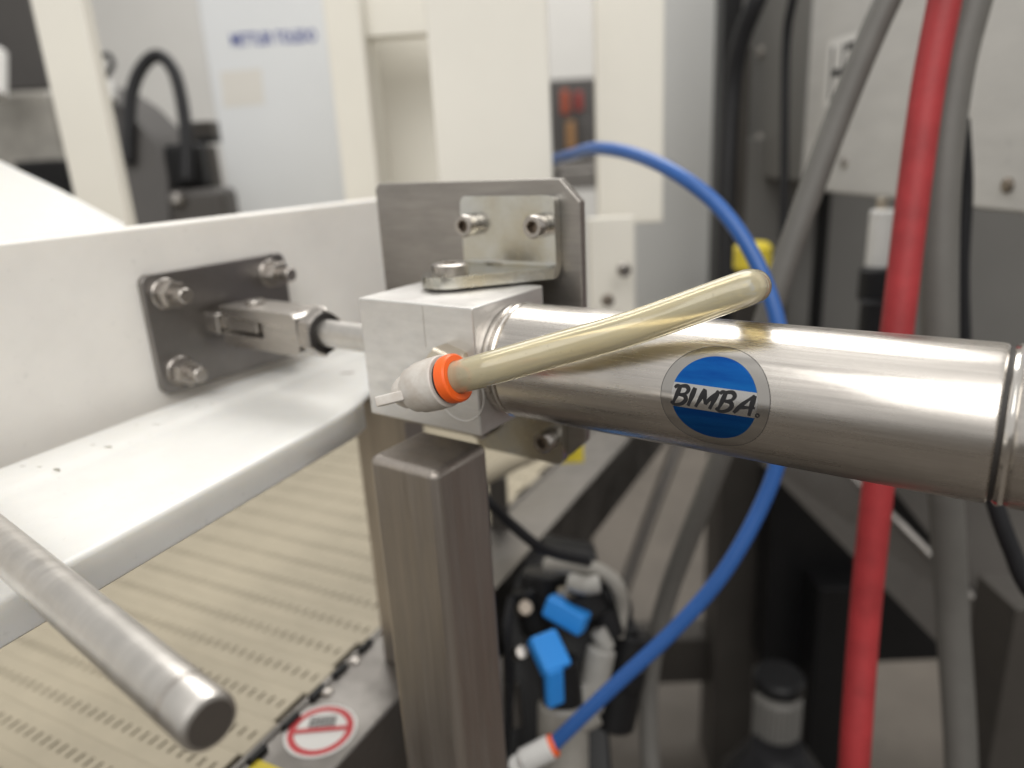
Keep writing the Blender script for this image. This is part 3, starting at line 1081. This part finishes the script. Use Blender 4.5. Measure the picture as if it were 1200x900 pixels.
# ------------------------------------------------------------------ left background machine
dm = thing('grey_machine', 'dark grey machine housing with sloped back behind the cream post', 'machine', at(160, 300, D=1.0))
hs = [at(100, 95, D=0.98), at(140, 122, D=0.98), (at(168, 150, D=0.98)), at(190, 172, D=0.98), at(197, 205, D=0.98), at(205, 330, D=0.98),
      at(90, 330, D=0.98)]
mk('housing', prism(hs, ay * 0.12), 'motor_grey', dm, bevel=0.004)
mk('motor', ubox(192, 236, 190, 0.97, 168, 222, 0.05, YAW), 'black_plastic', dm, bevel=0.008)
mk('grey_bracket', ubox(222, 250, 160, 1.02, 142, 168, 0.03, YAW), 'dark_steel', dm, bevel=0.003)
mk('side_rod', ubox(228, 252, 160, 1.01, 160, 168, 0.02, YAW), 'black_plastic', dm, bevel=0.002)
mk('coupling', ubox(236, 250, 200, 1.0, 170, 228, 0.03, YAW), 'dark_steel', dm, bevel=0.004)
mk('gearbox', ubox(196, 262, 240, 0.96, 222, 300, 0.06, YAW), 'motor_grey', dm, bevel=0.010)
mk('cap', rod(at(208, 240, D=0.955), at(208, 228, D=0.955), 0.010, 20), 'frame_steel', dm)
mk('lamp', rod(at(128, 118, D=0.96), at(128, 98, D=0.96), 0.009, 20), 'white_plastic', dm)
mk('guard_ring', sweep([at(112, 70, D=1.0), at(126, 64, D=1.0), at(132, 76, D=1.0), at(122, 92, D=1.0), at(118, 100, D=1.0)], 0.0035, 10),
   'black_rubber', dm)
mk('black_hose', sweep([at(150, 190, D=0.97), at(152, 130, D=0.97), at(158, 96, D=0.97), at(172, 72, D=0.97), at(188, 66, D=0.97),
                        at(204, 84, D=0.97), at(213, 118, D=0.965), at(218, 160, D=0.96), at(219, 212, D=0.955)], 0.0082, 18),
   'black_rubber', label='thick black hose arching over the dark grey machine', cat='hose')
ub = thing('dark_unit', 'dark electrical unit with clear cover left of the cream post', 'machine', at(10, 300, D=1.3))
mk('tower', ubox(-110, 34, 0, 1.3, -200, 108, 0.2, YAW), 'motor_grey', ub, bevel=0.004)
mk('clear_cover', ubox(-60, 62, 130, 1.22, 108, 260, 0.10, YAW), 'clear_block', ub, bevel=0.012)
mk('black_base', ubox(20, 80, 215, 1.18, 188, 260, 0.05, YAW), 'black_plastic', ub, bevel=0.006)
mk('white_cup', rod(at(-8, 112, D=1.15), at(-8, 58, D=1.15), 0.019, 24), 'white_label', ub)

# ------------------------------------------------------------------ control enclosure on the right
A0 = at(938, 217, D=0.80)
A1 = at(1200, 262, D=0.475)
zb = min(A0.z, A1.z)
A0 = Vector((A0.x, A0.y, 0))
A1 = Vector((A1.x, A1.y, 0))
bd = (A1 - A0).normalized()
A1 = A0 + bd * ((A1 - A0).length + 0.12)
bn = Vector((bd.y, -bd.x, 0))
if bn.dot(CAM - A0) < 0:
    bn = -bn
zbot = height_at(at(1070, 236, D=0.60), 236)
enc = thing('control_enclosure', 'brushed steel control enclosure with white HT sticker behind the cables', 'enclosure',
            Vector(((A0.x + A1.x) / 2, (A0.y + A1.y) / 2, zbot)))
foot = [A0, A1, A1 - bn * 0.12, A0 - bn * 0.12]
mk('enclosure_shell', prism([Vector((p.x, p.y, zbot)) for p in foot], (0, 0, 0.5)), 'box_steel', enc, bevel=0.003)


def on_box(px, py, h=0.0):
    """picture point on the enclosure's front plane"""
    r = ray(px, py)
    d = (A0 - CAM).dot(bn) / r.dot(bn)
    return CAM + r * d + bn * h


Lb = on_box(966, 126)
stk_w = (on_box(1003, 90) - on_box(966, 90)).length
stk_h = abs(on_box(966, 50).z - on_box(966, 126).z)
stk = mk('ht_sticker', prism([Lb, Lb + bd * stk_w, Lb + bd * stk_w + Vector((0, 0, stk_h)), Lb + Vector((0, 0, stk_h))], bn * 0.0004),
         'white_label', enc, smooth=0)
text_mesh('lettering', 'HT', stk_h * 1.16, Lb + bd * stk_w * 0.10 + bn * 0.0008 + Vector((0, 0, stk_h * 0.10)), bd * 0.62, Vector((0, 0, 1)),
          'ink', stk)
for px, py in ((990, 190), (1182, 217)):
    q = on_box(px, py)
    mk('screw', lathe(q, bn, [(0, 0.0052), (0.002, 0.0050), (0.003, 0.0036)], 20), 'bolt_steel' if px < 1000 else 'socket_dark', enc)
B0 = A0 - bd * 0.012 - bn * 0.030
B1 = B0 - bd * 0.34
fj = [B0, B1, B1 - bn * 0.10, B0 - bn * 0.10]
sb = thing('junction_box', 'grey steel junction box beyond the control enclosure', 'enclosure', Vector((B0.x, B0.y, zbot)))
mk('box_shell', prism([Vector((p.x, p.y, zbot + 0.004)) for p in fj], (0, 0, 0.5)), 'grey_paint', sb, bevel=0.003)
for px, py, in ((877, 55), (892, 61), (890, 162)):
    r = ray(px, py)
    d = (B0 - CAM).dot(bn) / r.dot(bn)
    mk('screw', lathe(CAM + r * d, bn, [(0, 0.0075), (0.003, 0.007), (0.005, 0.005)], 16), 'bolt_steel', sb)

# sensor below the enclosure
se = thing('sensor_plug', 'white sensor with black rubber sleeve hanging under the control enclosure', 'sensor', at(1020, 400, D=0.62))
sp = at(1032, 262, D=0.60)


def vline(px, y0_, y1_, D):
    p = at(px, (y0_ + y1_) / 2, D=D)
    return Vector((p.x, p.y, height_at(p, y0_))), Vector((p.x, p.y, height_at(p, y1_)))


a, b = vline(1033, 246, 316, 0.60)
mk('sensor_body', rod(b, a, 0.0105, 28), 'white_plastic', se)
a, b = vline(1034, 232, 246, 0.60)
mk('terminal', rod(b, a, 0.0042, 20), 'brass', se)
a, b = vline(1026, 314, 352, 0.60)
mk('sleeve', rod(b, a, 0.0130, 28), 'black_rubber', se)
a, b = vline(1022, 351, 440, 0.60)
mk('cable_boot', rod(b, a, 0.0112, 28), 'black_rubber', se)

# yellow cap near the tube end
a, b = vline(882, 284, 318, 0.66)
mk('yellow_bung', rod(b, a, 0.0165, 24, ch=0.004), 'yellow', label='small yellow plastic cap beside the blue tube', cat='cap')

# black cable column
kc = thing('cable_column', 'black cable trunking column next to the grey cabinet', 'trunking', at(858, 400, D=0.78))
mk('trunk', ubox(846, 868, 100, 0.80, -120, 420, 0.04, YAW), 'black_plastic', kc, bevel=0.004)
mk('side_strip', ubox(868, 880, 100, 0.80, 55, 420, 0.03, YAW), 'dark_steel', kc, bevel=0.003)
mk('black_cable', sweep([at(905, -40, D=0.70), at(885, 5, D=0.71), at(868, 50, D=0.73), at(858, 110, D=0.75), at(852, 220, D=0.76),
                         at(850, 360, D=0.77)], 0.0092, 14), 'black_rubber', label='thick black cable sweeping into the black trunking column',
   cat='cable')
mk('thin_cable', sweep([at(945, -60, D=0.62), at(929, 0, D=0.64), at(921, 60, D=0.66), at(919, 210, D=0.68), at(915, 420, D=0.70)], 0.0042,
                       12), 'black_rubber', label='thin dark cable hanging straight down past the junction box', cat='cable')

# big cables in front of the enclosure
def drop(p):
    return [Vector((p.x + 0.004, p.y + 0.006, p.z - 0.16)), Vector((p.x, p.y + 0.01, FLOOR_Z + 0.012))]


mk('grey_cable', sweep([at(1090, -90, D=0.40), at(1040, 0, D=0.41), at(985, 130, D=0.425), at(930, 280, D=0.44), at(900, 370, D=0.45),
                        at(868, 470, D=0.47), at(835, 560, D=0.50), at(785, 690, D=0.56), at(763, 780, D=0.58), at(760, 860, D=0.58),
                        at(768, 960, D=0.58)] + drop(at(768, 960, D=0.58)), 0.0074, 18), 'grey_conduit',
   label='grey cable slanting from the sticker down behind the barrel', cat='cable')
mk('red_hose', sweep([at(1122, -80, D=0.38), at(1107, 0, D=0.385), at(1088, 100, D=0.39), at(1070, 230, D=0.395), at(1052, 380, D=0.40),
                      at(1030, 560, D=0.41), at(1012, 740, D=0.42), at(998, 940, D=0.425)] + drop(at(998, 940, D=0.425)), 0.0084, 20), 'red_hose',
   label='red rubber hose hanging beside the grey conduit behind the barrel', cat='hose')
mk('grey_conduit', sweep([at(1158, -70, D=0.405), at(1140, 0, D=0.41), at(1118, 90, D=0.415), at(1103, 220, D=0.42), at(1101, 390, D=0.43),
                          at(1107, 560, D=0.45), at(1116, 720, D=0.48), at(1126, 950, D=0.50)] + drop(at(1126, 950, D=0.50)), 0.0100, 20), 'grey_conduit',
   label='thick grey conduit hanging right beside the red hose', cat='conduit')
mk('black_lead', sweep([at(1128, 140, D=0.46), at(1132, 220, D=0.47), at(1128, 320, D=0.48), at(1131, 420, D=0.49)], 0.0042, 12),
   'black_rubber', label='thin black lead squeezed behind the thick grey conduit', cat='cable')
mk('black_loop', sweep([at(1150, 520, D=0.40), at(1168, 595, D=0.40), at(1186, 645, D=0.40), at(1206, 690, D=0.40), at(1260, 760, D=0.40)] + drop(at(1275, 790, D=0.40)),
                       0.0046, 14), 'black_rubber', label='black cable curving down below the end cap of the barrel', cat='cable')

# blue tube
mk('blue_air_tube', sweep([at(560, 205, D=0.70), at(640, 189, D=0.61), at(668, 182, D=0.56), at(697, 174, D=0.50), at(740, 180, D=0.46),
                           at(790, 202, D=0.425), at(840, 240, D=0.41), at(880, 295, D=0.40), at(908, 365, D=0.395), at(920, 440, D=0.395),
                           at(918, 510, D=0.40), at(898, 580, D=0.405), at(850, 668, D=0.41), at(790, 738, D=0.42), at(715, 808, D=0.43),
                           at(648, 873, D=0.44)], 0.0043, 20), 'blue_tube',
   label='blue air tube looping behind the barrel into the white fitting', cat='tube')

# ------------------------------------------------------------------ valve manifold
vm = thing('valve_manifold', 'black valve manifold with two blue handles behind the square post', 'valve', at(660, 1000, D=0.52))
mk('backing_plate', prism([at(588, 690, D=0.56), at(640, 640, D=0.56), at(700, 650, D=0.56), at(720, 940, D=0.50), at(590, 940, D=0.50)],
                          ay * 0.02), 'black_plastic', vm, bevel=0.003)


def slanted(px0, py0, px1, py1, D0, D1, r, material, name, seg=28, par=vm):
    return mk(name, rod(at(px0, py0, D=D0), at(px1, py1, D=D1), r, seg), material, par)


slanted(660, 830, 655, 772, 0.475, 0.475, 0.0132, 'black_plastic', 'regulator_neck')
slanted(660, 960, 660, 822, 0.475, 0.475, 0.0165, 'clear_block', 'regulator_bowl')
kb = at(646, 778, D=0.463)
hx_, hy_, hz_ = Vector((math.cos(YAW + 0.5), math.sin(YAW + 0.5), 0)), Vector((-math.sin(YAW + 0.5), math.cos(YAW + 0.5), 0)), Vector((0, 0, 1))
hy2 = (hy_ * 0.80 + hz_ * 0.60).normalized()
mk('handle', join(obox(kb + hz_ * 0.007 + hy_ * 0.002, 0.0190, 0.0240, 0.0100, axes=(hx_, hy2, hx_.cross(hy2))),
                  obox(kb - hz_ * 0.010 - hy_ * 0.0075 - hx_ * 0.003, 0.0118, 0.0068, 0.0270, axes=(hx_, hy_, hz_))), 'blue_knob', vm, bevel=0.002,
   label='bright blue handle on the lower valve')
slanted(688, 720, 676, 690, 0.50, 0.50, 0.0170, 'black_plastic', 'valve_head')
kb = at(664, 714, D=0.485)
dn = (at(686, 726, D=0.478) - at(644, 702, D=0.49)).normalized()
up_ = (-DOWN - dn * (-DOWN).dot(dn)).normalized()
mk('handle', obox(kb + dn * 0.001 - up_ * 0.003, 0.0290, 0.0130, 0.0150, axes=(dn, dn.cross(up_), up_)), 'blue_knob', vm, bevel=0.0025,
   label='bright blue handle on the upper valve')
slanted(640, 668, 640, 712, 0.53, 0.53, 0.018, 'black_plastic', 'valve_body')
slanted(740, 740, 728, 800, 0.52, 0.52, 0.016, 'black_plastic', 'solenoid')
slanted(728, 790, 715, 850, 0.53, 0.53, 0.017, 'black_plastic', 'solenoid')
slanted(705, 760, 690, 830, 0.485, 0.485, 0.0095, 'dull_plastic', 'fitting_body')
slanted(606, 766, 612, 764, 0.50, 0.48, 0.004, 'bolt_steel', 'screw')
slanted(662, 700, 664, 690, 0.50, 0.50, 0.006, 'brass', 'screw')
slanted(612, 715, 616, 712, 0.52, 0.50, 0.005, 'socket_dark', 'screw')
mk('hose_loop', sweep([at(640, 662, D=0.50), at(672, 664, D=0.49), at(700, 668, D=0.49), at(722, 685, D=0.49), at(729, 715, D=0.50),
                       at(722, 745, D=0.50)], 0.0052, 14), 'clear_block', vm)
mk('white_tube', sweep([at(668, 682, D=0.485), at(686, 686, D=0.48), at(702, 684, D=0.48)], 0.006, 14), 'dull_plastic', vm)
for (xa, ya2, xb2, yb3, D_, r_, m_, nm_) in (
        (615, 690, 628, 740, 0.520, 0.010, 'black_plastic', 'valve_coil'), (700, 690, 722, 700, 0.505, 0.011, 'black_plastic', 'valve_coil'),
        (706, 712, 716, 745, 0.500, 0.010, 'black_plastic', 'valve_coil'), (668, 676, 690, 672, 0.500, 0.006, 'black_rubber', 'plug'),
        (700, 738, 712, 760, 0.490, 0.0055, 'dull_plastic', 'tube_stub'), (682, 800, 690, 850, 0.478, 0.006, 'dull_plastic', 'tube_stub'),
        (600, 800, 604, 850, 0.500, 0.005, 'frame_steel', 'bracket_bar'), (674, 850, 700, 836, 0.470, 0.007, 'clear_block', 'tube_stub'),
        (720, 742, 745, 735, 0.515, 0.008, 'black_plastic', 'plug'), (740, 775, 752, 782, 0.512, 0.006, 'dull_plastic', 'tube_stub')):
    slanted(xa, ya2, xb2, yb3, D_, D_, r_, m_, nm_)
mk('black_lead', sweep([at(728, 690, D=0.50), at(736, 712, D=0.50), at(735, 735, D=0.50)], 0.003, 10), 'black_rubber', vm)
mk('black_lead', sweep([at(600, 700, D=0.50), at(594, 740, D=0.49), at(598, 800, D=0.49), at(592, 880, D=0.49)], 0.003, 10), 'black_rubber', vm)
wf = thing('white_fitting', 'white push-in fitting with orange collar holding the blue tube', 'fitting', at(630, 900, D=0.445))
f1, f0 = at(646, 875, D=0.440), at(612, 893, D=0.440)
mk('fitting_body', rod(f0, f1, 0.0072, 28), 'white_plastic', wf)
fd = (f1 - f0).normalized()
mk('release_collar', lathe(f1, fd, [(0, 0.0064), (0.0012, 0.0068), (0.0030, 0.0062), (0.0030, 0.0045)], 32), 'orange', wf)
mk('fitting_elbow', rod(f0, f0 + Vector((0, 0, -0.05)), 0.0085, 24), 'white_plastic', wf)

# ------------------------------------------------------------------ lower machine frame
mk('diagonal_brace', sweep([at(545, 715, D=0.70), at(600, 640, D=0.74), at(660, 570, D=0.79), at(720, 500, D=0.84)], 0.0155, 4, 0),
   'dark_steel', label='dark steel diagonal brace behind the square post', cat='brace', smooth=20)
upost('frame_leg', 'dark steel frame leg beyond the diagonal brace', 655, 694, 600, 0.95, 480, 0, 0.035, 'post_steel', z0=FLOOR_Z)
upost('upright_bar', 'narrow dark upright close behind the square post', 576, 598, 640, 0.62, 560, 700, 0.02, 'dark_steel', cat='post')
mk('sheet_guard', prism([at(600, 545, D=0.80), at(668, 528, D=0.84), at(690, 548, D=0.84), at(632, 640, D=0.80), at(600, 640, D=0.78)],
                       ay * 0.01), 'grey_paint', label='small grey sheet panel behind the lower bracket', cat='panel', smooth=0)
mk('clear_hose', sweep([at(560, 560, D=0.50), at(590, 545, D=0.52), at(625, 530, D=0.55), at(660, 520, D=0.58)], 0.0072, 16), 'belt',
   label='short tan hose piece under the lower bracket', cat='hose')
mk('yellow_tag', ubox(655, 684, 530, 0.60, 515, 543, 0.004, YAW), 'yellow', label='small yellow tag below the lower bracket', cat='tag',
   bevel=0.0008)
mk('black_wire', sweep([at(540, 560, D=0.44), at(572, 588, D=0.44), at(600, 615, D=0.45), at(640, 645, D=0.46), at(690, 658, D=0.48)], 0.0034,
                       12), 'black_rubber', label='thin black wire drooping from the square post to the manifold', cat='wire')
mk('silver_pipe', sweep([at(800, 505, D=0.95), at(760, 610, D=0.95), at(722, 715, D=0.95), at(690, 810, D=0.95)], 0.0080, 14, 0), 'frame_steel',
   label='slim silver pipe slanting beside the grey cable over the floor', cat='pipe')
upost('dark_pillar', 'broad dark steel pillar standing behind the blue tube', 842, 905, 640, 1.0, 330, 0, 0.07, 'dark_steel', z0=FLOOR_Z,
      cat='pillar')
mk('cross_beam', ubox(742, 905, 755, 1.10, 748, 800, 0.05, YAW), 'dark_steel', label='low dark cross beam joining the dark pillar', cat='beam',
   bevel=0.003)
# diagonal gusset sheet with bright folded edge
g0, g1 = at(905, 470, D=0.78), at(1185, 752, D=0.60)
gdir = (g1 - g0).normalized()
gl0, gl1 = at(880, 530, D=0.80), at(1120, 775, D=0.63)
mk('gusset_sheet', prism([g0, g1, gl1, gl0], ay * 0.004), 'frame_steel', label='grey sheet steel gusset slanting behind the red hose', cat='gusset',
   smooth=0)
mk('fold_edge', sweep([at(985, 545, D=0.705), at(1060, 620, D=0.66), at(1180, 742, D=0.60)], 0.0042, 10, 0), 'frame_steel',
   label='bright polished bar along the upper gusset edge', cat='bar')
mk('upper_sheet', prism([at(940, 440, D=0.86), at(1260, 440, D=0.70), at(1260, 820, D=0.66), at(1180, 740, D=0.66)], ay * 0.005), 'dark_steel',
   label='dark grey panel above the bright gusset bar', cat='panel', smooth=0)
upost('corner_leg', 'square dark steel leg under the gusset at the end cap side', 1176, 1260, 800, 0.58, 712, 0, 0.05, 'dark_steel', z0=FLOOR_Z,
      cat='leg')
mk('back_cabinet', ubox(858, 1260, 400, 1.05, 150, 560, 0.03, YAW), 'grey_paint', label='grey steel cabinet wall behind the sensor plug', cat='cabinet',
   bevel=0.003)
upost('panel_edge', 'dark upright seam strip beside the sensor plug', 958, 968, 320, 0.95, 225, 480, 0.02, 'black_plastic', cat='strip')
mk('shade_infill', ubox(900, 1260, 700, 0.95, 540, 775, 0.05, YAW), 'black_plastic', label='black tray in the shade under the gusset', cat='infill',
   bevel=0.003)  # black slab put in for the dark void beneath the gusset

upost('dark_filler', 'added black stand on the floor behind the red hose', 952, 1016, 800, 0.93, 690, 0, 0.10, 'black_plastic', z0=FLOOR_Z,
      cat='filler')  # block added to fill the dark region round the hose base
# levelling foot
lf = thing('levelling_foot', 'black levelling foot with ribbed collar greyed for shade on the floor', 'foot', at(912, 960, D=0.80))
a, b = vline(912, 790, 812, 0.80)
mk('top_cap', rod(b, a, 0.027, 28), 'black_plastic', lf)
a, b = vline(910, 812, 876, 0.80)
c0 = Vector((a.x, a.y, 0))
rib = []
for i in range(28):
    t = 2 * math.pi * i / 28
    rib.append(obox(Vector((a.x + 0.0236 * math.cos(t), a.y + 0.0236 * math.sin(t), (a.z + b.z) / 2)), 0.003, 0.0028, (a.z - b.z) * 0.9, t))
mk('collar', rod(b, a, 0.0236, 40), 'grey_conduit', lf)  # pale ring given a darker colour to carry its shading
mk('ribs', join(*rib), 'grey_paint', lf)
a, b = vline(908, 874, 990, 0.80)
mk('base', lathe(b, (0, 0, 1), [(0, 0.075), ((a - b).length * 0.6, 0.06), ((a - b).length * 0.9, 0.036), ((a - b).length, 0.026)], 36),
   'black_rubber', lf)
